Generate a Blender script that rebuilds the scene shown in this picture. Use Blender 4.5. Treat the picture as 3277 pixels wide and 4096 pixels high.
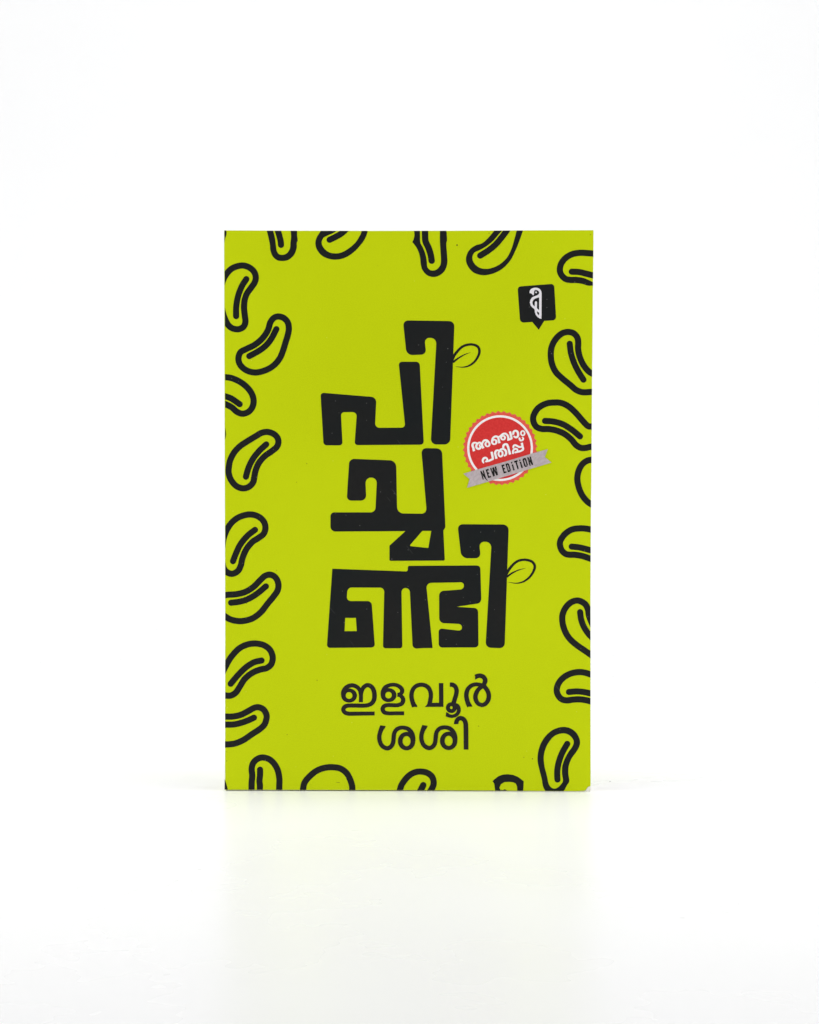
import bpy, bmesh, math, random
from mathutils import Vector, geometry
from math import sin, cos, pi, radians, hypot

random.seed(7)
sc = bpy.context.scene
for o in list(bpy.data.objects):
    bpy.data.objects.remove(o, do_unlink=True)
COL = sc.collection

# ------------------------------------------------------------------ camera
PITCH = 0.0357                      # tan of the downward tilt
TH = math.atan(PITCH)
FPX = 9418.0                        # focal length in photo pixels (3277 wide)
LIFT = 0.00036
YAW = 0.0141                        # the book's right side stands a little nearer
CAM = Vector((0.00048, -0.8956, 0.1384 + LIFT))
cd = bpy.data.cameras.new('camera')
cam = bpy.data.objects.new('camera', cd)
COL.objects.link(cam)
cam.location = CAM
cam.rotation_euler = (pi / 2 - TH, 0, 0)
cd.sensor_fit = 'VERTICAL'
cd.sensor_height = 24.0
cd.lens = 24.0 * FPX / 4096.0
cd.clip_start = 0.01
cd.clip_end = 50
sc.camera = cam

# ------------------------------------------------------------------ light
w = bpy.data.worlds.new('World')
sc.world = w
w.use_nodes = True
wb = w.node_tree.nodes['Background']
wb.inputs[0].default_value = (1, 1, 1, 1)
wb.inputs[1].default_value = 0.02

def area(name, loc, aim, sx, sy, power, col=(1, 1, 1)):
    l = bpy.data.lights.new(name, 'AREA')
    l.shape = 'RECTANGLE'
    l.size, l.size_y, l.energy, l.color = sx, sy, power, col
    o = bpy.data.objects.new(name, l)
    COL.objects.link(o)
    o.location = loc
    o.rotation_euler = (Vector(aim) - Vector(loc)).to_track_quat('-Z', 'Y').to_euler()
    return o

area('softbox_overhead', (0, -0.12, 1.5), (0, -0.12, 0), 1.2, 0.7, 11.5)
area('softbox_overhead', (0, -0.1, 1.0), (0, -0.1, 0), 0.9, 0.5, 1.4)
area('softbox_side', (-1.1, -0.8, 0.3), (0, 0, 0.05), 0.7, 0.5, 3.5)
area('softbox_side', (1.1, -0.8, 0.3), (0, 0, 0.05), 0.7, 0.5, 4.1)
area('softbox_backdrop', (-1.0, -0.1, 0.5), (0, 0.8, 0.3), 0.6, 0.6, 7.5)
area('softbox_backdrop', (1.0, -0.1, 0.5), (0, 0.8, 0.3), 0.6, 0.6, 7.7)
area('softbox_backdrop', (0, 0.3, 1.3), (0, 1.25, 0.45), 1.8, 0.5, 5.4)

vs = sc.view_settings
vs.view_transform = 'Standard'
vs.look = 'None'
vs.exposure = 0.0
vs.gamma = 1.0
vs.use_curve_mapping = False

# ------------------------------------------------------------------ materials
def lin(c):
    def f(v):
        v /= 255.0
        return v / 12.92 if v <= 0.04045 else ((v + 0.055) / 1.055) ** 2.4
    return (f(c[0]), f(c[1]), f(c[2]), 1)

class NT:
    def __init__(s, name, rough=0.5, spec=0.3):
        s.m = bpy.data.materials.new(name)
        s.m.use_nodes = True
        s.t = s.m.node_tree
        s.b = s.t.nodes['Principled BSDF']
        s.b.inputs['Roughness'].default_value = rough
        s.b.inputs['Specular IOR Level'].default_value = spec
        s.tc = s.t.nodes.new('ShaderNodeTexCoord')
    def n(s, kind, **kw):
        nd = s.t.nodes.new(kind)
        for k, v in kw.items():
            setattr(nd, k, v)
        return nd
    def link(s, a, b):
        s.t.links.new(a, b)
    def noise(s, scale, detail=2.0, rough=0.5, stretch=None):
        nd = s.n('ShaderNodeTexNoise')
        nd.inputs['Scale'].default_value = scale
        nd.inputs['Detail'].default_value = detail
        nd.inputs['Roughness'].default_value = rough
        if stretch:
            mp = s.n('ShaderNodeMapping')
            mp.inputs['Rotation'].default_value = stretch[0]
            mp.inputs['Scale'].default_value = stretch[1]
            mp.vector_type = 'TEXTURE'
            s.link(s.tc.outputs['Object'], mp.inputs['Vector'])
            s.link(mp.outputs[0], nd.inputs['Vector'])
        else:
            s.link(s.tc.outputs['Object'], nd.inputs['Vector'])
        return nd.outputs['Fac']
    def ramp(s, fac, p0, p1, c0=(0, 0, 0, 1), c1=(1, 1, 1, 1)):
        r = s.n('ShaderNodeValToRGB')
        r.color_ramp.elements[0].position = p0
        r.color_ramp.elements[0].color = c0
        r.color_ramp.elements[1].position = p1
        r.color_ramp.elements[1].color = c1
        s.link(fac, r.inputs[0])
        return r.outputs[0]
    def mix(s, fac, a, b):
        m = s.n('ShaderNodeMix', data_type='RGBA')
        for v, i in ((fac, 0), (a, 6), (b, 7)):
            if hasattr(v, 'links'):
                s.link(v, m.inputs[i])
            else:
                m.inputs[i].default_value = v
        return m.outputs[2]
    def math(s, op, a, b=None):
        m = s.n('ShaderNodeMath', operation=op)
        for i, v in enumerate((a, b)):
            if v is None:
                continue
            if hasattr(v, 'links'):
                s.link(v, m.inputs[i])
            else:
                m.inputs[i].default_value = v
        return m.outputs[0]
    def specks(s, scale, radius, keep):
        # sparse round specks: voronoi cells, only those whose random value exceeds keep
        v = s.n('ShaderNodeTexVoronoi')
        v.inputs['Scale'].default_value = scale
        s.link(s.tc.outputs['Object'], v.inputs['Vector'])
        sep = s.n('ShaderNodeSeparateColor')
        s.link(v.outputs['Color'], sep.inputs[0])
        a = s.math('LESS_THAN', v.outputs['Distance'], radius)
        b = s.math('GREATER_THAN', sep.outputs[0], keep)
        return s.math('MULTIPLY', a, b)
    def bump(s, h, strength=0.1, dist=0.0002):
        b = s.n('ShaderNodeBump')
        b.inputs['Strength'].default_value = strength
        b.inputs['Distance'].default_value = dist
        s.link(h, b.inputs['Height'])
        s.link(b.outputs[0], s.b.inputs['Normal'])

def crease_height(t):
    """hinge crease running down the cover close to the spine"""
    sp = t.n('ShaderNodeSeparateXYZ')
    t.link(t.tc.outputs['Object'], sp.inputs[0])
    d = t.math('ADD', sp.outputs['X'], 0.0630)
    d = t.math('ABSOLUTE', d)
    d = t.math('DIVIDE', d, 0.0007)
    d = t.math('MINIMUM', d, 1.0)
    g = t.noise(2600, 2)
    return t.math('ADD', d, t.math('MULTIPLY', g, 0.35)), sp

def mat_cover():
    t = NT('lime_cover_card', 0.55, 0.10)
    base = t.mix(t.noise(900, 3, 0.65), lin((198, 213, 2)), lin((205, 220, 11)))
    base = t.mix(t.ramp(t.noise(2600, 2, 0.6), 0.30, 0.62), lin((190, 205, 1)), base)
    base = t.mix(t.ramp(t.noise(9, 2, 0.5), 0.3, 0.75), base, lin((203, 219, 9)))
    base = t.mix(t.math('MULTIPLY', t.specks(260, 0.07, 0.94), 0.45), base, lin((92, 98, 14)))
    base = t.mix(t.math('MULTIPLY', t.specks(420, 0.08, 0.95), 0.4), base, lin((234, 241, 121)))
    h, sp = crease_height(t)
    # card showing through along the spine edge
    e = t.math('LESS_THAN', sp.outputs['X'], t.math('ADD', -0.0702, t.math('MULTIPLY', t.noise(160, 4), 0.00035)))
    base = t.mix(e, base, lin((232, 231, 205)))
    t.link(base, t.b.inputs['Base Color'])
    t.bump(h, 0.16, 0.00006)
    return t.m

def mat_ink(name, col, speck=(120, 120, 118)):
    t = NT(name, 0.5, 0.12)
    base = t.mix(t.noise(500, 3, 0.6), lin(col), lin(tuple(min(255, c + 7) for c in col)))
    base = t.mix(t.ramp(t.noise(24, 2), 0.4, 0.65), base, lin((col[0] - 2, col[1] + 2, col[2] + 3)))
    base = t.mix(t.math('MULTIPLY', t.specks(330, 0.08, 0.93), 0.5), base, lin(speck))
    base = t.mix(t.math('MULTIPLY', t.specks(760, 0.15, 0.94), 0.35), base, lin(speck))
    # a few hairline scuffs
    sc1 = t.ramp(t.noise(60, 1, 0.4, ((0, 0.9, 0), (1, 1, 0.07))), 0.752, 0.76)
    base = t.mix(t.math('MULTIPLY', sc1, 0.12), base, lin(speck))
    h, sp = crease_height(t)
    t.link(base, t.b.inputs['Base Color'])
    t.bump(h, 0.16, 0.00006)
    return t.m

def mat_print(name, c0, c1, scale=1800, rough=0.5, stretch=None):
    t = NT(name, rough, 0.2)
    t.link(t.mix(t.ramp(t.noise(scale, 2, 0.6, stretch), 0.35, 0.65), lin(c0), lin(c1)), t.b.inputs['Base Color'])
    return t.m

def mat_pages():
    t = NT('page_edges', 0.8, 0.1)
    sp = t.noise(40, 2, 0.5, ((0, 0, 0), (1, 0.006, 1)))
    t.link(t.mix(sp, lin((214, 208, 192)), lin((240, 237, 226))), t.b.inputs['Base Color'])
    t.bump(sp, 0.2, 0.0001)
    return t.m

def mat_floor():
    t = NT('white_sweep_board', 0.28, 0.03)
    c = t.mix(t.noise(5, 4, 0.6), (0.838, 0.840, 0.844, 1), (0.862, 0.863, 0.866, 1))
    t.link(c, t.b.inputs['Base Color'])
    r = t.ramp(t.noise(9, 4, 0.6), 0.3, 0.7, (0.24,) * 3 + (1,), (0.34,) * 3 + (1,))
    t.link(r, t.b.inputs['Roughness'])
    return t.m

M_COVER = mat_cover()
M_INK = mat_ink('black_cover_ink', (27, 27, 27))
M_INK_SOFT = mat_ink('brown_black_ink', (37, 32, 32))
M_PAGES = mat_pages()
M_FLOOR = mat_floor()
M_CORAL = mat_print('coral_print', (226, 84, 70), (238, 100, 86), 1500)
M_RED = mat_print('red_print', (212, 48, 48), (221, 58, 55), 1200)
M_WHITE = mat_print('white_print', (246, 243, 243), (250, 248, 247), 1500)
M_PALE = mat_print('pale_grey_print', (230, 227, 231), (236, 233, 237), 1500)
M_GREY = mat_print('grey_ribbon_print', (180, 167, 170), (196, 184, 187), 1900, 0.55, ((0, 0.6, 0), (1, 1, 2.5)))
M_RIBTXT = mat_print('worn_black_print', (14, 14, 14), (30, 29, 29), 2600)
M_TORN = mat_print('torn_card', (226, 224, 206), (246, 245, 238), 900, 0.8)
M_DUST = mat_print('dust', (84, 78, 62), (98, 92, 78), 900, 0.9)

# ------------------------------------------------------------------ geometry helpers
def px(x, y):
    """traced photo coordinate -> point (X, Z) on the standing cover (plane Y = 0)"""
    a = (x - 1638.5) / FPX
    b = (y - 2048.0) / FPX
    ct, st = cos(TH), sin(TH)
    dy, dz = ct - b * st, -st - b * ct
    sy, cy = sin(YAW), cos(YAW)
    k = -(sy * CAM.x + cy * CAM.y) / (sy * a + cy * dy)
    return ((CAM.x + k * a) * cy - (CAM.y + k * dy) * sy, CAM.z + k * dz)

def interp(tab, v):
    if v <= tab[0][0]:
        return tab[0][1]
    for (a, b), (c, d) in zip(tab, tab[1:]):
        if v <= c:
            return b + (d - b) * (v - a) / (c - a)
    return tab[-1][1]

LEFT = [(920, 897.5), (1200, 899.4), (1700, 901), (2200, 901.5), (2800, 901), (3100, 899.5), (3165, 898)]
RIGHT = [(920, 2374.6), (1000, 2374.2), (1160, 2372.2), (1300, 2371), (1500, 2369), (1700, 2367.6), (1900, 2366.2),
         (2000, 2364.7), (2200, 2363.4), (2400, 2362.5), (2800, 2362.8), (3165, 2363.2)]
TOP = [(897, 921.6), (1200, 923.0), (1480, 923.4), (1800, 923.0), (2100, 921.6), (2376, 920.6)]
BOT = [(897, 3158.8), (1200, 3159.6), (1500, 3160.4), (1900, 3161.8), (2100, 3163), (2364, 3164.6)]

def clampxy(x, y):
    y = max(y, interp(TOP, x) + 0.4)
    y = min(y, interp(BOT, x) - 0.4)
    x = max(x, interp(LEFT, y) + 0.4)
    x = min(x, interp(RIGHT, y) - 0.4)
    return x, y

TILES = {k: v for k, v in dict(
    A=(880, 900, 2.875), B=(1480, 900, 2.875), C=(1800, 900, 2.875), D=(880, 1400, 2.875), E=(1240, 1240, 2.875),
    F=(1800, 1300, 2.875), G=(880, 1950, 2.875), H=(880, 2500, 2.875), I=(880, 2800, 2.875), J=(1480, 2750, 2.875),
    K=(1900, 2750, 2.875), L=(1900, 2300, 2.875), M=(1900, 1800, 2.875), N=(1280, 1760, 2.875), O=(1270, 2080, 2.875),
    P=(1670, 2080, 2.875), Q=(1340, 2680, 4.92857), R=(1640, 2680, 4.92857), S=(1850, 1640, 6.9), T=(2000, 1640, 6.9),
    U=(1850, 1740, 6.9), V=(2050, 1120, 8.625), X=(0, 0, 1)).items()}

def spline(pts, closed, step=3.0):
    """Catmull-Rom (centripetal-ish) through pts; pts carry any number of components"""
    n = len(pts)
    out = []
    segs = n if closed else n - 1
    for i in range(segs):
        p1, p2 = pts[i % n], pts[(i + 1) % n]
        p0 = pts[(i - 1) % n] if closed or i > 0 else tuple(2 * a - b for a, b in zip(p1, p2))
        p3 = pts[(i + 2) % n] if closed or i + 2 < n else tuple(2 * a - b for a, b in zip(p2, p1))
        d = hypot(p2[0] - p1[0], p2[1] - p1[1])
        d0 = max(hypot(p1[0] - p0[0], p1[1] - p0[1]), 1e-6)
        d3 = max(hypot(p3[0] - p2[0], p3[1] - p2[1]), 1e-6)
        d = max(d, 1e-6)
        m1, m2 = [], []
        for a, b, c, e in zip(p0, p1, p2, p3):
            t0, t1, t2 = d0 ** 0.5, d ** 0.5, d3 ** 0.5
            m1.append(t1 * ((b - a) / t0 - (c - a) / (t0 + t1) + (c - b) / t1))
            m2.append(t1 * ((c - b) / t1 - (e - b) / (t1 + t2) + (e - c) / t2))
        k = max(2, int(d / step))
        for j in range(k):
            t = j / k
            h00, h10 = 2 * t**3 - 3 * t**2 + 1, t**3 - 2 * t**2 + t
            h01, h11 = -2 * t**3 + 3 * t**2, t**3 - t**2
            out.append(tuple(h00 * b + h10 * a1 + h01 * c + h11 * a2 for b, c, a1, a2 in zip(p1, p2, m1, m2)))
    if not closed:
        out.append(tuple(pts[-1]))
    return out

def rounded(pts):
    out = []
    n = len(pts)
    for i in range(n):
        p = pts[i]
        r = p[2] if len(p) > 2 else 0
        x, y = p[0], p[1]
        if r <= 0:
            out.append((x, y))
            continue
        a, b = pts[i - 1], pts[(i + 1) % n]
        la, lb = hypot(a[0] - x, a[1] - y), hypot(b[0] - x, b[1] - y)
        ta, tb = min(r, la * 0.49), min(r, lb * 0.49)
        A = (x + (a[0] - x) / la * ta, y + (a[1] - y) / la * ta)
        B = (x + (b[0] - x) / lb * tb, y + (b[1] - y) / lb * tb)
        k = 0.58
        A2 = (A[0] + (x - A[0]) * k, A[1] + (y - A[1]) * k)
        B2 = (B[0] + (x - B[0]) * k, B[1] + (y - B[1]) * k)
        for j in range(9):
            t = j / 8
            q = 1 - t
            out.append(tuple(q**3 * A[c] + 3 * q * q * t * A2[c] + 3 * q * t * t * B2[c] + t**3 * B[c] for c in (0, 1)))
    return out

class Print:
    """one printed shape: flat ink lying on the cover, built stroke by stroke"""
    def __init__(s, level=0.00003):
        s.v, s.f, s.level = [], [], level
    def _add(s, pts, faces):
        base = len(s.v)
        for x, y in pts:
            X, Z = px(*clampxy(x, y))
            s.v.append((X, -s.level, Z))
        s.f += [tuple(base + i for i in f) for f in faces]
        s.level += 0.000003
    def poly(s, tile, pts, holes=(), smooth=False):
        # smooth: True = closed spline, 'chains' = pts is a list of open splines joined end to end
        ox, oy, k = TILES[tile]
        loops = []
        for lp in (pts,) + tuple(holes):
            if smooth == 'chains':
                lp = [q for ch in lp for q in spline(ch, False, 6)]
            else:
                lp = spline([p[:2] for p in lp], True, 6) if smooth else rounded(lp)
            loops.append([clampxy(ox + p[0] / k, oy + p[1] / k) for p in lp])
        tris = geometry.tessellate_polygon([[Vector((x, y, 0)) for x, y in lp] for lp in loops])
        s._add([p for lp in loops for p in lp], [tuple(t) for t in tris])
        return s
    def stroke(s, tile, pts, width, closed=False, caps='round', step=3.0, cut0=None, cut1=None):
        ox, oy, k = TILES[tile]
        p3 = [(ox + p[0] / k, oy + p[1] / k, (p[2] if len(p) > 2 else width) / k / 2) for p in pts]
        c = spline(p3, closed, step / 1.5)
        n = len(c)
        V, Fc = [], []
        for i in range(n):
            a = c[i - 1] if (i > 0 or closed) else c[i]
            b = c[(i + 1) % n] if (i < n - 1 or closed) else c[i]
            tx, ty = b[0] - a[0], b[1] - a[1]
            l = hypot(tx, ty) or 1
            nx, ny = -ty / l, tx / l
            cut = cut0 if i == 0 else cut1 if i == n - 1 else None
            if cut and not closed:
                sg = 1 if nx * cut[0] + ny * cut[1] > 0 else -1
                nx, ny = cut[0] * sg, cut[1] * sg
            x, y, r = c[i]
            V += [(x + nx * r, y + ny * r), (x - nx * r, y - ny * r)]
        for i in range(n if closed else n - 1):
            j = (i + 1) % n
            Fc.append((2 * i, 2 * j, 2 * j + 1, 2 * i + 1))
        if not closed:
            for end, other in ((0, 1), (n - 1, n - 2)):
                if caps == 'butt' or (caps == 'start' and end) or (caps == 'end' and not end):
                    continue
                x, y, r = c[end]
                th = math.atan2(y - c[other][1], x - c[other][0])
                idx = []
                for j in range(13):
                    a = th - pi / 2 + pi * j / 12
                    idx.append(len(V))
                    V.append((x + r * cos(a), y + r * sin(a)))
                Fc.append(tuple(idx))
        s._add(V, Fc)
        return s
    def ring(s, tile, cx, cy, rx, ry, wx, wy=None):
        wy = wy or wx
        pts = []
        for i in range(16):
            a = 2 * pi * i / 16
            pts.append((cx + rx * cos(a), cy + ry * sin(a), wx * cos(a)**2 + wy * sin(a)**2))
        return s.stroke(tile, pts, wx, True)
    def dot(s, tile, cx, cy, r, n=24):
        return s.poly(tile, [(cx + r * cos(2 * pi * i / n), cy + r * sin(2 * pi * i / n)) for i in range(n)])
    def build(s, name, mat, parent, label=None):
        me = bpy.data.meshes.new(name)
        me.from_pydata(s.v, [], s.f)
        bm = bmesh.new()
        bm.from_mesh(me)
        bad = [f for f in bm.faces if f.calc_area() < 1e-12]
        bmesh.ops.delete(bm, geom=bad, context='FACES_ONLY')
        loose = [v for v in bm.verts if not v.link_faces]
        bmesh.ops.delete(bm, geom=loose, context='VERTS')
        for f in bm.faces:
            f.normal_update()
            if f.normal.y > 0:
                f.normal_flip()
        bm.to_mesh(me)
        bm.free()
        me.materials.append(mat)
        o = bpy.data.objects.new(name, me)
        COL.objects.link(o)
        o.parent = parent
        if label:
            o['label'] = label
        return o

def mesh_obj(name, verts, faces, mat, parent=None, smooth=False):
    me = bpy.data.meshes.new(name)
    me.from_pydata(verts, [], faces)
    bm = bmesh.new()
    bm.from_mesh(me)
    bmesh.ops.recalc_face_normals(bm, faces=bm.faces)
    bm.to_mesh(me)
    bm.free()
    me.materials.append(mat)
    if smooth:
        for p in me.polygons:
            p.use_smooth = True
    o = bpy.data.objects.new(name, me)
    COL.objects.link(o)
    o.parent = parent
    return o

def plate(name, outline, y0, y1, mat, parent):
    n = len(outline)
    V = [(x, y0, z) for x, z in outline] + [(x, y1, z) for x, z in outline]
    F = [tuple(range(n)), tuple(range(2 * n - 1, n - 1, -1))]
    F += [(i, (i + 1) % n, n + (i + 1) % n, n + i) for i in range(n)]
    return mesh_obj(name, V, F, mat, parent)

# ------------------------------------------------------------------ setting: one white sweep
def build_sweep():
    prof = [(-2.2, 0.0)]
    for i in range(1, 12):
        prof.append((-2.2 + i * 0.25, 0.0))
    yb, r = 0.46, 0.85
    prof = [p for p in prof if p[0] < yb - 0.02] + [(yb, 0.0)]
    for i in range(1, 25):
        a = pi / 2 * i / 24
        prof.append((yb + r * sin(a), r - r * cos(a)))
    for z in (1.0, 1.3, 1.7, 2.2):
        prof.append((yb + r, z))
    xs = [-2.4 + i * 0.4 for i in range(13)]
    V = [(x, y, z) for y, z in prof for x in xs]
    nx = len(xs)
    F = [(j * nx + i, j * nx + i + 1, (j + 1) * nx + i + 1, (j + 1) * nx + i)
         for j in range(len(prof) - 1) for i in range(nx - 1)]
    me = bpy.data.meshes.new('floor')
    me.from_pydata(V, [], F)
    me.materials.append(M_FLOOR)
    for p in me.polygons:
        p.use_smooth = True
    o = bpy.data.objects.new('floor', me)
    COL.objects.link(o)
    o['kind'] = 'structure'
    o['label'] = 'seamless white board curving up into a white backdrop'

build_sweep()

# ------------------------------------------------------------------ the book
book = bpy.data.objects.new('paperback_book', None)
COL.objects.link(book)
book.location = (0, 0, 0)
book.rotation_euler = (0, 0, -YAW)
book['label'] = 'lime green paperback with black bean drawings standing upright on the white floor'
book['category'] = 'book'

THICK = 0.0125
CARD = 0.00032

def edge_outline():
    pts = []
    for i in range(0, 41):                                   # top, left to right
        x = 898.2 + (2372.6 - 898.2) * i / 40
        pts.append((x, interp(TOP, x)))
    pts += [(2373.8, 921.4), (2374.6, 923.5)]
    for i in range(1, 45):                                   # right, downwards
        y = 923.5 + (3144 - 923.5) * i / 44
        pts.append((interp(RIGHT, y), y))
    # chipped lower right corner
    pts += [(2355, 3146), (2349, 3151), (2346, 3158), (2338, 3163)]
    for i in range(1, 41):                                   # bottom, right to left
        x = 2338 + (899.5 - 2338) * i / 40
        pts.append((x, interp(BOT, x)))
    pts += [(898.4, 3157.4)]
    for i in range(1, 44):                                   # left, upwards
        y = 3157.4 + (923.4 - 3157.4) * i / 43
        pts.append((interp(LEFT, y), y))
    return [px(*p) for p in pts]

front = plate('front_cover', edge_outline(), 0.0, CARD, M_COVER, book)

# pages: cut block a hair behind the front cover, its lower edge showing as a pale line
XL, XR = px(900, 2000)[0], px(2361.5, 2000)[0]
ZT = px(1600, 925)[1]
def build_pages():
    V, F = [], []
    zb = [px(x, interp(BOT, x) + 1.3)[1] for x in (903, 1200, 1500, 1900, 2100, 2362)]
    xsb = [px(x, 3160)[0] for x in (903, 1200, 1500, 1900, 2100, 2361.5)]
    out = [(xsb[i], zb[i]) for i in range(6)] + [(XR, px(2362, 2600)[1]), (XR + 0.0004, ZT), (XL + 0.0003, ZT)]
    o = plate('page_block', out, CARD + 0.00002, THICK - CARD - 0.00002, M_PAGES, book)
build_pages()
zb0 = 0.00025
back_out = [(XL, 0.0001), (XR, 0.0001), (XR, ZT), (XL, ZT)]
plate('back_cover', back_out, THICK - CARD, THICK, M_COVER, book)
# spine: slightly rounded strip joining both covers
V, F = [], []
for i in range(9):
    t = i / 8
    y = CARD + (THICK - 2 * CARD) * t
    bulge = 0.0003 * sin(pi * t)
    for z in (0.0001, ZT):
        V += [(XL - 0.00004 - bulge, y, z), (XL + 0.00022, y, z)]
for i in range(8):
    a, b = 4 * i, 4 * (i + 1)
    F += [(a, b, b + 2, a + 2), (a + 1, a + 3, b + 3, b + 1), (a, a + 1, b + 1, b), (a + 2, b + 2, b + 3, a + 3)]
F += [(0, 2, 3, 1), (32, 33, 35, 34)]
mesh_obj('spine', V, F, M_COVER, book)

# torn corner: frayed pale card curling out of the chipped corner
def torn():
    k = 5.75
    P = [(937, 545, 0.1), (925, 552, 0.7), (885, 560, 0.9), (852, 588, 0.9), (838, 625, 0.8), (830, 645, 0.5), (775, 662, 0.2),
         (870, 669, 0.25), (905, 660, 0.2), (940, 650, 0.1), (943, 600, 0.05)]
    C = [(905, 590, 1.5), (880, 625, 0.5), (912, 625, 1.0)]
    pts = P + C
    V = []
    for x, y, h in pts:
        X, Z = px(2200 + x / k, 3050 + y / k)
        V.append((X, 0.0001 - 0.0003 * h, Z))
    n = len(P)
    a, b, c = n, n + 1, n + 2
    F = [(0, 1, a), (1, 2, a), (2, 3, a), (3, b, a), (3, 4, b), (4, 5, b), (5, 6, 7), (5, 7, b), (7, 8, b), (8, c, b),
         (8, 9, c), (9, 10, c), (10, a, c), (10, 0, a), (a, b, c)]
    o = mesh_obj('torn_corner', V, F, M_TORN, front)
    o['label'] = 'whitened torn lower right corner of the cover'
torn()

# ------------------------------------------------------------------ printed beans
BEANS = []
def bean(tile, body=None, seed=None, closed=False, poly=None, holes=(), smooth=True, bw=72, sw=71, lines=()):
    p = Print()
    if body:
        p.stroke(tile, body, bw, closed)
    if poly:
        p.poly(tile, poly, holes, smooth)
    if seed:
        p.stroke(tile, seed, sw)
    p.build('bean_drawing', M_INK, book)

# left side, downwards
bean('A', [(250, 466), (330, 484), (391, 535), (413, 600), (400, 660), (358, 722), (308, 795), (284, 870), (278, 955), (288, 1050),
           (294, 1110), (278, 1162), (240, 1191), (195, 1199), (140, 1186), (98, 1152), (68, 1100), (42, 1035), (22, 950), (12, 840),
           (14, 730), (35, 640), (82, 555), (145, 497)],
     [(304, 622), (258, 695), (218, 790), (196, 880), (187, 960), (187, 1048)], True)
bean('A', [(670, 1052), (735, 1070), (780, 1120), (793, 1190), (780, 1270), (752, 1360), (728, 1440), (690, 1530), (622, 1612),
           (530, 1668), (405, 1696), (300, 1668), (232, 1605), (213, 1535), (238, 1463), (305, 1426), (400, 1378), (485, 1308),
           (550, 1215), (583, 1115), (622, 1068)],
     [(650, 1197), (592, 1307), (530, 1385), (452, 1445), (338, 1508)], True)
bean('D', [(-20, 310), (30, 312), (62, 313), (130, 322), (235, 368), (320, 437), (370, 510), (388, 580), (372, 660), (325, 713),
           (260, 733), (195, 710), (140, 662), (62, 622), (-20, 590)],
     [(-20, 515), (62, 533), (130, 557), (180, 590), (228, 623)])
bean('D', [(545, 942), (620, 966), (662, 1010), (673, 1062), (655, 1112), (605, 1157), (515, 1222), (450, 1297), (411, 1385),
           (396, 1460), (382, 1522), (335, 1572), (270, 1591), (195, 1568), (132, 1500), (101, 1415), (104, 1340), (118, 1270),
           (160, 1185), (230, 1108), (315, 1050), (415, 990), (475, 955)],
     [(533, 1085), (455, 1158), (385, 1245), (335, 1340), (305, 1435), (300, 1457)], True)
bean('G', [(340, 310), (430, 328), (497, 380), (524, 455), (505, 530), (445, 579), (374, 626), (305, 709), (260, 813), (239, 900),
           (207, 960), (140, 993), (80, 972), (45, 930), (28, 860), (25, 740), (40, 600), (65, 520), (98, 455), (150, 390), (228, 338)],
     [(404, 487), (322, 551), (239, 650), (186, 757), (151, 847)], True)
bean('G', [(-20, 1262), (20, 1247), (65, 1238), (100, 1233), (190, 1227), (294, 1200), (388, 1142), (469, 1061), (515, 1019), (575, 1002),
           (635, 1030), (671, 1100), (665, 1180), (620, 1250), (550, 1335), (475, 1430), (385, 1500), (295, 1530), (215, 1536),
           (125, 1518), (65, 1485), (20, 1450), (-20, 1410)],
     [(129, 1325), (236, 1311), (337, 1276), (439, 1212), (529, 1137)])
bean('H', [(-10, 610), (30, 545), (70, 468), (97, 418), (145, 348), (225, 268), (325, 222), (425, 214), (515, 237), (580, 292), (608, 378),
           (588, 455), (535, 496), (465, 512), (370, 552), (285, 622), (225, 715), (180, 780), (125, 811), (65, 810), (20, 790)],
     [(480, 408), (395, 428), (300, 487), (210, 575), (124, 676)])
bean('H', [(-20, 1054), (62, 1053), (150, 1052), (240, 1033), (330, 988), (395, 953), (440, 945), (502, 972), (537, 1040), (530, 1100),
           (512, 1145), (465, 1192), (370, 1255), (265, 1325), (175, 1362), (110, 1372), (62, 1373), (-20, 1373)],
     [(-20, 1146), (62, 1146), (170, 1142), (290, 1110), (392, 1066)])
# bottom edge, left to right
bean('I', [(362, 1100), (364, 1040), (366, 945), (372, 870), (366, 790), (382, 727), (425, 682), (487, 661), (565, 680), (622, 730),
           (664, 805), (684, 900), (684, 970), (682, 1040), (682, 1100)],
     [(462, 801), (462, 860), (455, 935), (460, 980), (458, 1100)])
bean('I', [(945, 1100), (955, 1040), (972, 955), (1030, 880), (1120, 810), (1215, 778), (1300, 773), (1385, 788), (1455, 838),
           (1498, 915), (1520, 985), (1523, 1040), (1523, 1100)])
bean('J', [(325, 1240), (345, 1180), (360, 1130), (405, 1060), (465, 1002), (530, 972), (590, 967), (655, 980), (712, 1022),
           (733, 1080), (728, 1130), (700, 1185), (670, 1240)],
     [(614, 1123), (585, 1180), (555, 1240)], sw=74)
bean('K', poly=[(203, 1078), (220, 1060), (270, 1020), (320, 1002), (380, 997), (440, 1005), (500, 1030), (562, 1078), (560, 1130),
                (555, 1200), (488, 1200), (485, 1140), (470, 1105), (440, 1090), (400, 1085), (340, 1088), (300, 1112), (283, 1150),
                (290, 1175), (320, 1180), (345, 1170), (372, 1186), (380, 1200), (234, 1200), (228, 1150), (222, 1105)], smooth=False)
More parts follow.
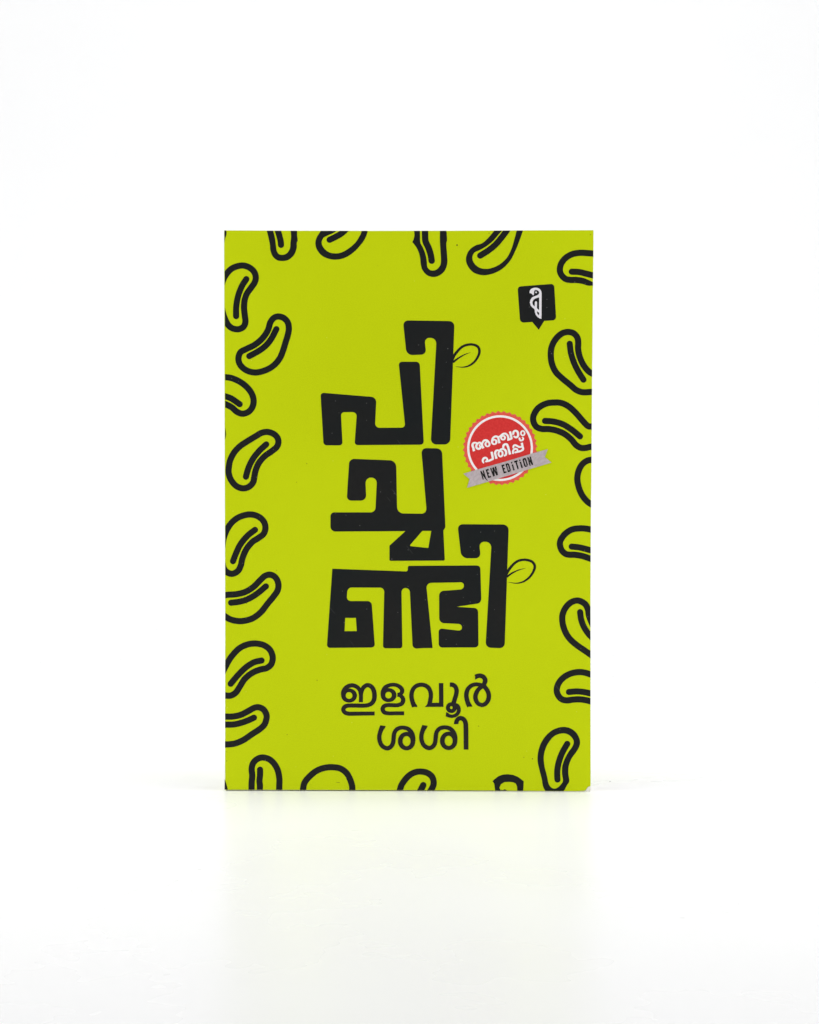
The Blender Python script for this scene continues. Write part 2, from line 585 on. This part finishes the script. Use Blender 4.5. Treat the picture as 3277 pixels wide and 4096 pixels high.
bean('K', None, [(1062, 648), (1005, 750), (965, 860), (948, 955), (948, 1040), (950, 1058)],
     poly=[(1015, 453), (1100, 470), (1170, 525), (1208, 610), (1203, 672), (1170, 735), (1110, 820), (1080, 900), (1075, 990),
           (1085, 1080), (1060, 1122), (1015, 1192), (920, 1194), (820, 1192), (785, 1140), (770, 1060), (740, 940), (720, 830), (730, 730),
           (765, 630), (830, 540), (910, 480)],
     holes=([(1015, 527), (1080, 545), (1125, 590), (1137, 630), (1120, 680), (1070, 750), (1025, 840), (1003, 920), (1003, 1000),
             (1012, 1080), (985, 1120), (950, 1152), (910, 1163), (875, 1147), (850, 1110), (830, 1020), (800, 900), (792, 800),
             (810, 710), (850, 630), (920, 555)],))
# right side, upwards
bean('L', [(1390, 640), (1338, 537), (1312, 465), (1300, 395), (1265, 332), (1185, 294), (1110, 312), (1048, 370), (1010, 450),
           (1006, 530), (1030, 630), (1080, 720), (1160, 797), (1250, 860), (1330, 915), (1400, 965)],
     [(1210, 427), (1222, 510), (1253, 595), (1300, 668), (1335, 708), (1390, 760)])
bean('L', [(1400, 1168), (1330, 1143), (1260, 1122), (1200, 1116), (1110, 1131), (1025, 1175), (963, 1245), (941, 1325), (957, 1382),
           (997, 1427), (1055, 1442), (1130, 1433), (1200, 1430), (1270, 1438), (1330, 1453), (1400, 1470)],
     [(1082, 1345), (1180, 1339), (1260, 1347), (1330, 1362), (1400, 1375)])
bean('M', [(1400, 928), (1335, 915), (1270, 904), (1210, 901), (1115, 915), (1035, 967), (985, 1040), (978, 1090), (1000, 1155),
           (1045, 1195), (1085, 1204), (1150, 1205), (1230, 1218), (1330, 1250), (1400, 1272)],
     [(1114, 1111), (1200, 1120), (1335, 1154), (1400, 1170)])
bean('M', [(1400, 95), (1338, 112), (1295, 122), (1237, 162), (1195, 235), (1178, 330), (1195, 430), (1235, 522), (1285, 585),
           (1330, 620), (1400, 650)])
bean('F', [(1700, 1170), (1628, 1168), (1590, 1163), (1530, 1105), (1455, 1018), (1370, 940), (1285, 898), (1200, 891), (1105, 905),
           (1015, 957), (962, 1045), (960, 1105), (992, 1167), (1050, 1194), (1140, 1197), (1230, 1215), (1325, 1257), (1400, 1320),
           (1450, 1380), (1505, 1412), (1555, 1414), (1628, 1398), (1700, 1392)],
     [(1094, 1103), (1187, 1110), (1295, 1140), (1400, 1203), (1496, 1281)])
bean('F', [(1700, 575), (1620, 550), (1580, 517), (1533, 455), (1490, 355), (1474, 270), (1476, 205), (1467, 148), (1425, 97),
           (1360, 80), (1290, 97), (1215, 165), (1170, 255), (1160, 345), (1175, 450), (1218, 540), (1290, 612), (1385, 690),
           (1450, 745), (1510, 770), (1560, 774), (1638, 769), (1700, 772)],
     [(1378, 216), (1393, 325), (1430, 440), (1480, 540), (1536, 629)])
bean('C', [(1720, 330), (1648, 328), (1590, 324), (1500, 320), (1410, 335), (1330, 380), (1278, 450), (1265, 525), (1288, 582),
           (1335, 622), (1385, 632), (1455, 632), (1535, 645, 70), (1598, 668, 62), (1650, 678, 40), (1720, 690, 40)],
     [(1402, 537), (1490, 542), (1580, 563), (1648, 580), (1720, 592)])
# top edge, right to left
bean('C', None, [(700, -10), (650, 70), (590, 150), (525, 225), (440, 295), (348, 352)],
     poly=[[(520, 50), (510, 65), (430, 160), (370, 210), (290, 237), (215, 300), (185, 390), (205, 470), (270, 545), (350, 574), (420, 576),
           (520, 550), (620, 490), (700, 400), (760, 280), (800, 180), (840, 65), (843, 50)], [(772, 50), (768, 68), (740, 170), (710, 270),
           (660, 370), (590, 440), (510, 485), (420, 505), (340, 490), (280, 440), (258, 380), (280, 320), (340, 290), (420, 245),
           (500, 180), (560, 110), (598, 66), (610, 50)]], smooth='chains')
bean('B', None, [(634, 0), (635, 110), (640, 185), (675, 265), (700, 345), (711, 411)], sw=74,
     poly=[[(508, 50), (510, 75), (512, 120), (500, 170), (487, 197)], [(489, 198), (530, 250), (560, 310), (578, 380), (585, 450), (602, 512), (650, 572),
           (720, 598), (790, 585), (858, 530), (890, 440), (888, 350), (880, 205), (886, 185), (886, 130), (880, 65), (880, 50)], [(807, 50),
           (805, 130), (806, 200), (812, 300), (817, 400), (810, 460), (770, 510), (720, 524), (688, 515), (660, 480), (655, 420),
           (640, 340), (610, 260), (580, 200), (577, 130), (575, 50)]], smooth='chains')
bean('A', None, [(1480, 20), (1405, 92), (1330, 137), (1262, 170)],
     poly=[[(1172, 50), (1145, 92), (1115, 140), (1098, 210), (1115, 280), (1170, 350), (1250, 388), (1330, 399), (1430, 380), (1530, 320), (1610, 240),
           (1665, 165), (1692, 100), (1704, 50)], [(1632, 50), (1625, 90), (1600, 140), (1560, 200), (1480, 270), (1400, 315), (1330, 326),
           (1260, 315), (1200, 270), (1170, 205), (1190, 150), (1240, 120), (1300, 95), (1365, 50)]], smooth='chains')
bean('A', None, [(650, 0), (668, 70), (688, 140), (700, 190), (703, 229)],
     poly=[[(536, 50), (545, 90), (560, 150), (575, 230), (580, 290), (610, 365), (660, 405), (715, 414), (790, 400), (855, 340), (883, 260),
           (885, 203), (895, 182), (888, 120), (890, 50)], [(812, 50), (819, 130), (812, 200), (805, 270), (770, 325), (720, 343),
           (680, 335), (655, 300), (645, 240), (635, 160), (610, 50)]], smooth='chains')
# slivers of beans wrapping over the spine edge
Print().poly('X', [(890, 918), (905, 918), (907, 929), (905.5, 941.7), (900.6, 955), (898.5, 971), (890, 975)]).build('bean_drawing', M_INK, book)
Print().poly('D', [(40, 890), (60, 890), (70, 940), (72, 970), (68, 1000), (60, 1030), (40, 1030)]).build('bean_drawing', M_INK, book)
Print().poly('I', [(30, 910), (55, 912), (70, 950), (85, 1000), (90, 1050), (30, 1050)]).build('bean_drawing', M_INK, book)

# ------------------------------------------------------------------ title lettering
t = Print()
t.poly('E', [(122, 950, 42), (766, 1003, 62), (748, 1355, 55), (1097, 1353, 45), (1020, 595, 42), (1262, 595, 42), (1311, 1549, 42),
             (514, 1554, 38), (541, 1174, 52), (357, 1175, 40), (376, 1557, 40), (157, 1557, 40)])
t.poly('E', [(1070, 119, 65), (1663, 128, 65), (1612, 1547, 68), (1389, 1546, 68), (1457, 320, 75), (1316, 320, 62), (1340, 512, 62),
             (1112, 521, 72)])
t.poly('N', [(339, 215, 60), (877, 236, 75), (889, 844, 75), (1230, 848, 65), (1165, 91, 65), (1404, 98, 62), (1444, 1005, 14),
             (1420, 1040, 6), (1437, 1387, 18), (800, 1390, 18), (800, 1215, 6), (984, 1048), (122, 1053, 60), (122, 832, 46),
             (638, 832, 55), (657, 433, 66), (523, 433, 66), (534, 697, 66), (308, 697, 56)],
       [[(1178, 1045, 8), (1281, 1045), (1247, 1242, 8), (1028, 1219, 22)]])
t.poly('O', [(172, 560, 4), (1040, 592, 26), (1041, 527, 20), (1873, 522, 42), (1886, 955, 50), (1600, 998), (1848, 1014, 45),
             (1853, 1465, 42), (1395, 1467, 46), (1395, 1245, 42), (1662, 1276, 46), (1663, 1197, 44), (1401, 1183, 55), (1400, 818, 52),
             (1685, 796, 42), (1685, 716, 38), (1250, 724, 62), (1325, 1472, 3), (1220, 1473), (1096, 1482, 52), (1062, 783, 48), (967, 783, 48),
             (977, 1475, 32), (754, 1475, 32), (770, 778, 52), (346, 776, 52), (336, 932, 52), (623, 932, 48), (662, 1466, 42),
             (108, 1471, 42)],
       [[(320, 1126), (443, 1126), (453, 1277), (313, 1278)]])
t.poly('P', [(461, 48, 65), (1051, 52, 70), (1003, 1476, 62), (783, 1466, 62), (854, 250, 75), (709, 250, 62), (730, 440, 66), (506, 440, 75)])
title = t.build('title_lettering', M_INK, book, 'large black hand cut title letters on three lines')

for tile, loop, rib in (
    ('B', [(940, 1566, 30), (976, 1492, 32), (1060, 1402, 28), (1130, 1376, 28), (1190, 1376, 29), (1243, 1402, 30), (1260, 1450, 30),
           (1245, 1510, 28), (1200, 1575, 25), (1140, 1618, 20), (1070, 1635, 12), (985, 1628, 3)],
     [(955, 1578, 26), (1020, 1530, 19), (1090, 1490, 12), (1158, 1465, 2)]),
    ('P', [(1012, 648, 30), (1052, 572, 32), (1130, 487, 28), (1190, 461, 28), (1255, 459, 29), (1322, 482, 30), (1350, 530, 30),
           (1335, 590, 28), (1290, 657, 25), (1220, 708, 20), (1140, 727, 12), (1045, 714, 3)],
     [(1028, 655, 24), (1090, 610, 19), (1160, 577, 12), (1245, 553, 2)])):
    Print(0.00002).stroke(tile, loop, 28, caps='butt').stroke(tile, rib, 20, caps='butt').build('leaf_drawing', M_INK, book)

# ------------------------------------------------------------------ author lettering
a = Print()
def letter_i():
    a.ring('Q', 280, 503, 111, 103, 91, 73)
    a.stroke('Q', [(163, 500, 84), (166, 430, 86), (222, 345, 86), (330, 302, 84), (425, 328, 82), (486, 390, 80), (511, 470, 80), (513, 636, 80)], 82, caps='butt')
    a.stroke('Q', [(514, 500, 76), (530, 415, 80), (568, 340, 84), (640, 298, 84), (715, 325, 88), (765, 400, 92), (781, 500, 92), (771, 585, 90),
                   (737, 645, 86), (680, 684, 84), (595, 701, 82), (400, 701, 82), (260, 702, 82), (200, 722, 84), (166, 775, 88),
                   (192, 832, 84), (260, 860, 82), (400, 861, 80), (785, 857, 78)], 82, caps='butt')
letter_i()
a.ring('Q', 1058, 495, 110, 102, 92, 74)
a.stroke('Q', [(940, 500, 80), (946, 425, 82), (990, 345, 80), (1060, 305, 76), (1150, 289, 74), (1240, 308, 78), (1306, 358, 84), (1328, 412, 86),
               (1300, 466, 76), (1238, 487, 72)], 80, caps='butt')
a.stroke('Q', [(1238, 487, 72), (1300, 510, 78), (1340, 560, 86), (1346, 605, 88), (1318, 662, 84), (1240, 693, 80), (1130, 693, 80), (1030, 693, 80),
               (972, 712, 84), (941, 768, 86), (972, 832, 84), (1050, 853, 78), (1200, 853, 77), (1365, 853, 77)], 80, caps='butt')
a.poly('Q', [(1230, 460), (1330, 480), (1342, 487), (1330, 500), (1238, 510)])
a.stroke('R', [(97, 728, 106), (62, 655, 92), (32, 530, 88), (42, 430, 86), (88, 345, 84), (150, 304, 82), (225, 289, 82), (300, 304, 84),
               (365, 350, 86), (405, 430, 86), (414, 510, 86), (403, 590, 86), (390, 665, 90)], 86, caps='butt', cut0=(1, 0))
a.poly('R', [(296, 728), (330, 690), (352, 650), (375, 600), (445, 600), (438, 646), (575, 646), (572, 257), (659, 257), (662, 727)])
a.stroke('R', [(787, 288, 85), (840, 290, 88), (895, 328, 86), (921, 400, 88), (912, 480, 88), (886, 570, 88), (864, 650, 88), (858, 690, 80)], 86, caps='butt')
a.ring('R', 818, 742, 67, 68, 82, 78)
a.stroke('R', [(880, 680, 70), (940, 710, 80), (965, 790, 80), (945, 850, 74), (900, 893, 68), (825, 912, 66), (765, 899, 70), (717, 872, 86)], 72, caps='butt', cut1=(0, 1))
a.stroke('R', [(1181, 722, 104), (1143, 645, 92), (1114, 520, 90), (1122, 430, 88), (1155, 360, 84), (1225, 302, 80), (1310, 283, 78), (1390, 294, 78),
               (1440, 310, 80)], 84, caps='butt', cut0=(1, 0))
a.stroke('R', [(1480, 300, 80), (1395, 345, 80), (1330, 412, 86), (1292, 520, 90), (1306, 600, 88), (1350, 665, 84), (1418, 691, 82)], 86, caps='butt')
a.stroke('R', [(1405, 691, 82), (1430, 690, 82), (1490, 665, 84), (1545, 585, 90), (1555, 490, 90), (1528, 405, 88), (1460, 315, 90)], 86, caps='butt')
a.stroke('R', [(1440, 310, 80), (1475, 250, 88), (1485, 200, 92), (1455, 142, 90), (1390, 112, 88), (1335, 118, 88), (1285, 141, 94)], 88, caps='butt', cut1=(0, 1))
for dx, dy in ((0, 0), (829, -5)):
    a.stroke('Q', [(p[0] + dx, p[1] + dy, p[2]) for p in
                   [(947, 1105, 108), (906, 1188, 90), (876, 1310, 86), (891, 1420, 86), (938, 1500, 86), (1028, 1544, 86), (1100, 1515, 86), (1145, 1440, 86),
                    (1158, 1340, 86), (1165, 1270, 84), (1190, 1205, 82), (1250, 1152, 82), (1345, 1136, 80), (1440, 1160, 84), (1508, 1230, 90),
                    (1540, 1330, 94), (1542, 1400, 90)]], 86, caps='butt', cut0=(1, 0))
    a.ring('Q', 1414 + dx, 1402 + dy, 125, 141, 93, 82)
a.stroke('R', [(911, 1066, 88), (925, 1002, 86), (965, 957, 86), (1005, 949, 88), (1065, 978, 90), (1098, 1050, 92), (1104, 1130, 94), (1108, 1568, 92)], 90, caps='butt', cut0=(1, 0))
a.build('author_lettering', M_INK_SOFT, book, 'smaller black author name lettering on two lines')

# printed specks on the cover
for tile, cx, cy, r in (('C', 82, 231, 8), ('K', 662, 820, 6), ('K', 564, 802, 4)):
    Print().dot(tile, cx, cy, r).build('printed_speck', M_INK, book)
Print().stroke('I', [(1335, 946, 2), (1360, 949, 4), (1382, 948, 2)], 3).build('printed_speck', M_INK, book)

# ------------------------------------------------------------------ publisher's mark
lg = Print().poly('V', [(178, 226, 120), (1440, 130, 120), (1512, 1385, 130), (1100, 1412), (908, 1718), (685, 1447), (268, 1478, 140)])
logo = lg.build('publisher_logo', M_INK, book, 'black speech bubble emblem with a white bird')
b = Print(0.00005)
b.poly('V', [(592, 410), (606, 362), (640, 312), (700, 282), (770, 266), (850, 267), (920, 292), (970, 338), (1000, 400), (1010, 470), (1003, 1340),
             (940, 1325), (870, 1280), (808, 1205), (775, 1110), (768, 1025), (740, 985), (690, 950), (632, 880), (603, 780), (620, 685), (676, 600),
             (760, 562), (850, 530), (908, 492), (930, 440), (910, 392), (862, 355), (800, 345), (757, 365), (746, 410), (742, 515), (722, 527),
             (700, 517), (670, 480), (642, 458), (597, 460)],
       [[(925, 598), (860, 615), (790, 640), (730, 682), (692, 750), (692, 810), (715, 866), (770, 912), (775, 775), (787, 742), (815, 732), (842, 745),
         (851, 780), (848, 970), (880, 1005), (922, 1036)],
        [(850, 1080), (922, 1130), (920, 1222), (872, 1182), (848, 1128)]])
b.dot('V', 818, 425, 28)
b.build('bird_emblem', M_PALE, logo)

# ------------------------------------------------------------------ edition badge
BX, BY = 1041, 1051
sc_pts = []
for i in range(720):
    ang = radians(i * 0.5)
    ph = ((i * 0.5 - 6.1) / 9.0) % 1.0
    f = 1 - abs(sin(pi * ph))
    r = 984 + 48 * f ** 0.85
    sc_pts.append((BX + r * sin(ang), BY - r * cos(ang)))
badge = Print(0.00003).poly('S', sc_pts).build('edition_badge', M_CORAL, book, 'round red scalloped badge with a grey ribbon across it')
Print(0.00004).dot('S', BX, BY + 2, 908, 120).build('badge_ring', M_WHITE, badge)
Print(0.00005).dot('S', BX, BY + 2, 847, 120).build('badge_disc', M_RED, badge)
m = Print(0.00006)
m.stroke('S', [(322, 1137, 66), (300, 1040, 64), (280, 970, 66), (302, 918, 58), (355, 903, 48), (405, 915, 44), (440, 925, 44)], 62, caps='butt')
m.stroke('S', [(432, 920, 50), (392, 962, 58), (384, 1020, 60), (412, 1060, 62), (455, 1070, 62), (497, 1045, 60), (505, 1018, 50), (470, 990, 32), (478, 955, 26)], 55)
m.stroke('S', [(425, 918, 44), (470, 900, 52), (512, 920, 56), (540, 985, 62), (584, 1055, 66)], 60, caps='start')
m.stroke('S', [(545, 985, 50), (556, 900, 54), (610, 838, 56), (680, 842, 58), (728, 890, 58)], 58)
m.ring('S', 693, 940, 57, 65, 54, 42)
m.ring('S', 880, 882, 59, 62, 62, 42)
m.stroke('S', [(815, 860, 52), (835, 790, 56), (885, 742, 58), (945, 732, 56), (985, 760, 54), (1005, 840, 60), (1025, 915, 66)], 58, caps='start')
m.ring('S', 1123, 766, 53, 53, 52, 44)
m.stroke('S', [(985, 750, 50), (1030, 735, 50), (1080, 690, 50), (1130, 658, 52), (1190, 655, 54), (1238, 690, 54), (1268, 760, 56), (1268, 820, 56)], 54)
m.stroke('S', [(1262, 822, 56), (1310, 806, 54), (1360, 785, 54)], 55)
m.stroke('S', [(1358, 785, 56), (1342, 700, 62), (1312, 592, 62)], 60, caps='start')
m.stroke('S', [(1402, 660, 58), (1418, 598, 58), (1470, 572, 56), (1520, 602, 62), (1538, 670, 64), (1528, 728, 60), (1482, 756, 54), (1432, 735, 50)], 58)
m.ring('T', 632, 640, 50, 62, 44, 42)
m.stroke('T', [(542, 785, 56), (558, 832, 52), (592, 842, 46), (635, 820, 52), (645, 785, 48), (622, 758, 36)], 50)
m.stroke('S', [(583, 1455, 40), (563, 1405, 56), (578, 1350, 60), (625, 1320, 60), (668, 1332, 54), (690, 1372, 50), (680, 1405, 50)], 58)
m.stroke('S', [(655, 1418, 52), (740, 1398, 54), (845, 1350, 56)], 55)
m.stroke('S', [(845, 1350, 58), (828, 1260, 62), (805, 1152, 62)], 62, caps='start')
m.stroke('S', [(940, 1345, 64), (918, 1250, 64), (905, 1180, 64), (935, 1125, 58), (985, 1112, 48), (1025, 1135, 42)], 60, caps='end')
m.ring('S', 1054, 1207, 57, 76, 54, 48)
m.stroke('S', [(1012, 1128, 42), (1060, 1090, 50), (1120, 1075, 56), (1180, 1105, 60), (1208, 1170, 62), (1200, 1230, 60), (1165, 1262, 46)], 58)
m.stroke('S', [(1128, 1035, 58), (1135, 978, 60), (1182, 945, 60), (1228, 955, 62), (1258, 1010, 62), (1285, 1110, 64), (1318, 1228, 66)], 62, caps='start')
m.stroke('S', [(1408, 1035, 50), (1408, 1000, 52), (1440, 972, 52), (1490, 980, 54), (1545, 1012, 54), (1605, 1022, 50), (1655, 990, 40)], 52)
m.stroke('S', [(1638, 905, 64), (1658, 1000, 62), (1675, 1085, 58), (1655, 1112, 50)], 60, caps='end')
m.stroke('S', [(1398, 1190, 50), (1396, 1140, 52), (1420, 1092, 52), (1472, 1070, 52), (1515, 1090, 50), (1520, 1135, 46)], 50)
m.stroke('S', [(1455, 1170, 50), (1540, 1150, 54), (1620, 1125, 54), (1668, 1095, 50)], 54)
m.build('badge_lettering', M_WHITE, badge)

def TU(x, y):
    return (x + 1035, y - 690)
rib = Print(0.00017)
rib.poly('U', [(28, 1068), (430, 945), (1200, 730), TU(905, 1195), TU(1320, 1082), TU(1238, 1300), TU(1425, 1450), TU(760, 1650), (700, 1290), (130, 1457), (200, 1215)])
ribbon = rib.build('badge_ribbon', M_GREY, badge)

x = Print(0.00018)
CA, SA = cos(radians(16.4)), sin(radians(16.4))
def L(pts, holes=()):
    f = lambda lp: [(490 + u * CA + v * SA, 1000 - u * SA + v * CA) for u, v in lp]
    x.poly('U', f(pts), [f(h) for h in holes])
def nlet(u):
    L([(u, 0), (u + 34, -2), (u + 66, 110), (u + 70, 2), (u + 104, 0), (u + 106, 240), (u + 72, 244), (u + 38, 132), (u + 33, 245), (u + 2, 246)])
def elet(u, h=(0, 246)):
    a0, b0 = h
    L([(u, a0), (u + 84, a0 - 3), (u + 82, a0 + 42), (u + 38, a0 + 44), (u + 37, a0 + 96), (u + 72, a0 + 94), (u + 74, a0 + 136),
       (u + 38, a0 + 138), (u + 38, b0 - 42), (u + 86, b0 - 46), (u + 88, b0 - 2), (u + 2, b0)])
nlet(0)
L([(78, 246), (112, 244), (132, 300), (124, 318)])
elet(157)
L([(283, -2), (322, -5), (334, 120), (346, 0), (398, -3), (406, 128), (420, -4), (464, -8), (446, 236), (392, 240), (374, 110), (354, 242), (304, 246)])
elet(607, (4, 246))
L([(725, 0), (796, 0), (822, 32), (824, 206), (798, 242), (728, 245)], [[(762, 44), (784, 44), (786, 200), (764, 202)]])
L([(884, 0), (930, -4), (908, 42), (886, 46)])
L([(882, 84), (926, 62), (924, 238), (884, 242)])
L([(970, -4), (1074, -6), (1072, 38), (1042, 40), (1044, 240), (1004, 243), (1003, 42), (972, 44)])
L([(1116, 0), (1160, -4), (1150, 40), (1118, 44)])
L([(1114, 66), (1158, 62), (1160, 238), (1118, 242)])
L([(1232, -4), (1292, -6), (1314, 26), (1314, 206), (1290, 240), (1232, 242), (1208, 210), (1208, 30)], [[(1246, 42), (1276, 40), (1278, 200), (1248, 202)]])
nlet(1350)
x.build('ribbon_lettering', M_RIBTXT, ribbon)
# scraped flecks through the ribbon words
fl = Print(0.00023)
for (u, v, du, dv) in ((52, 150, 26, 30), (20, 96, 6, 40), (300, 60, 30, 8), (352, 150, 60, 10), (430, 96, 8, 44), (196, 70, 30, 6),
                       (640, 186, 30, 7), (740, 120, 6, 60), (900, 120, 5, 70), (1016, 90, 6, 90), (1030, 226, 10, 8),
                       (1128, 110, 5, 60), (1240, 210, 60, 6), (1296, 60, 6, 70), (1424, 222, 26, 24), (1372, 60, 6, 60)):
    pts = [(u, v), (u + du, v - 3), (u + du * 1.05, v + dv), (u + du * 0.3, v + dv * 0.9)]
    if du * dv < 400:
        fl.poly('U', [(490 + p * CA + q * SA, 1000 - p * SA + q * CA) for p, q in pts])
fl.build('ribbon_scrape', M_GREY, ribbon)

# ------------------------------------------------------------------ a crumb of dust on the board
def dust():
    bm = bmesh.new()
    bmesh.ops.create_icosphere(bm, subdivisions=2, radius=0.00026)
    for v in bm.verts:
        v.co *= 1 + random.uniform(-0.3, 0.3)
        v.co.z *= 0.6
        v.co.x *= 0.8
    me = bpy.data.meshes.new('dust_speck')
    bm.to_mesh(me)
    bm.free()
    me.materials.append(M_DUST)
    o = bpy.data.objects.new('dust_speck', me)
    COL.objects.link(o)
    # floor point seen at photo pixel (2440.5, 3126.5)
    av, bv = (2440.5 - 1638.5) / FPX, (3126.5 - 2048) / FPX
    k = -CAM.z / (-sin(TH) - bv * cos(TH))
    o.location = (CAM.x + k * av, CAM.y + k * (cos(TH) - bv * sin(TH)), 0.00012)
    o['label'] = 'tiny dark speck of dust on the white floor right of the book'
    o['category'] = 'dust speck'
dust()
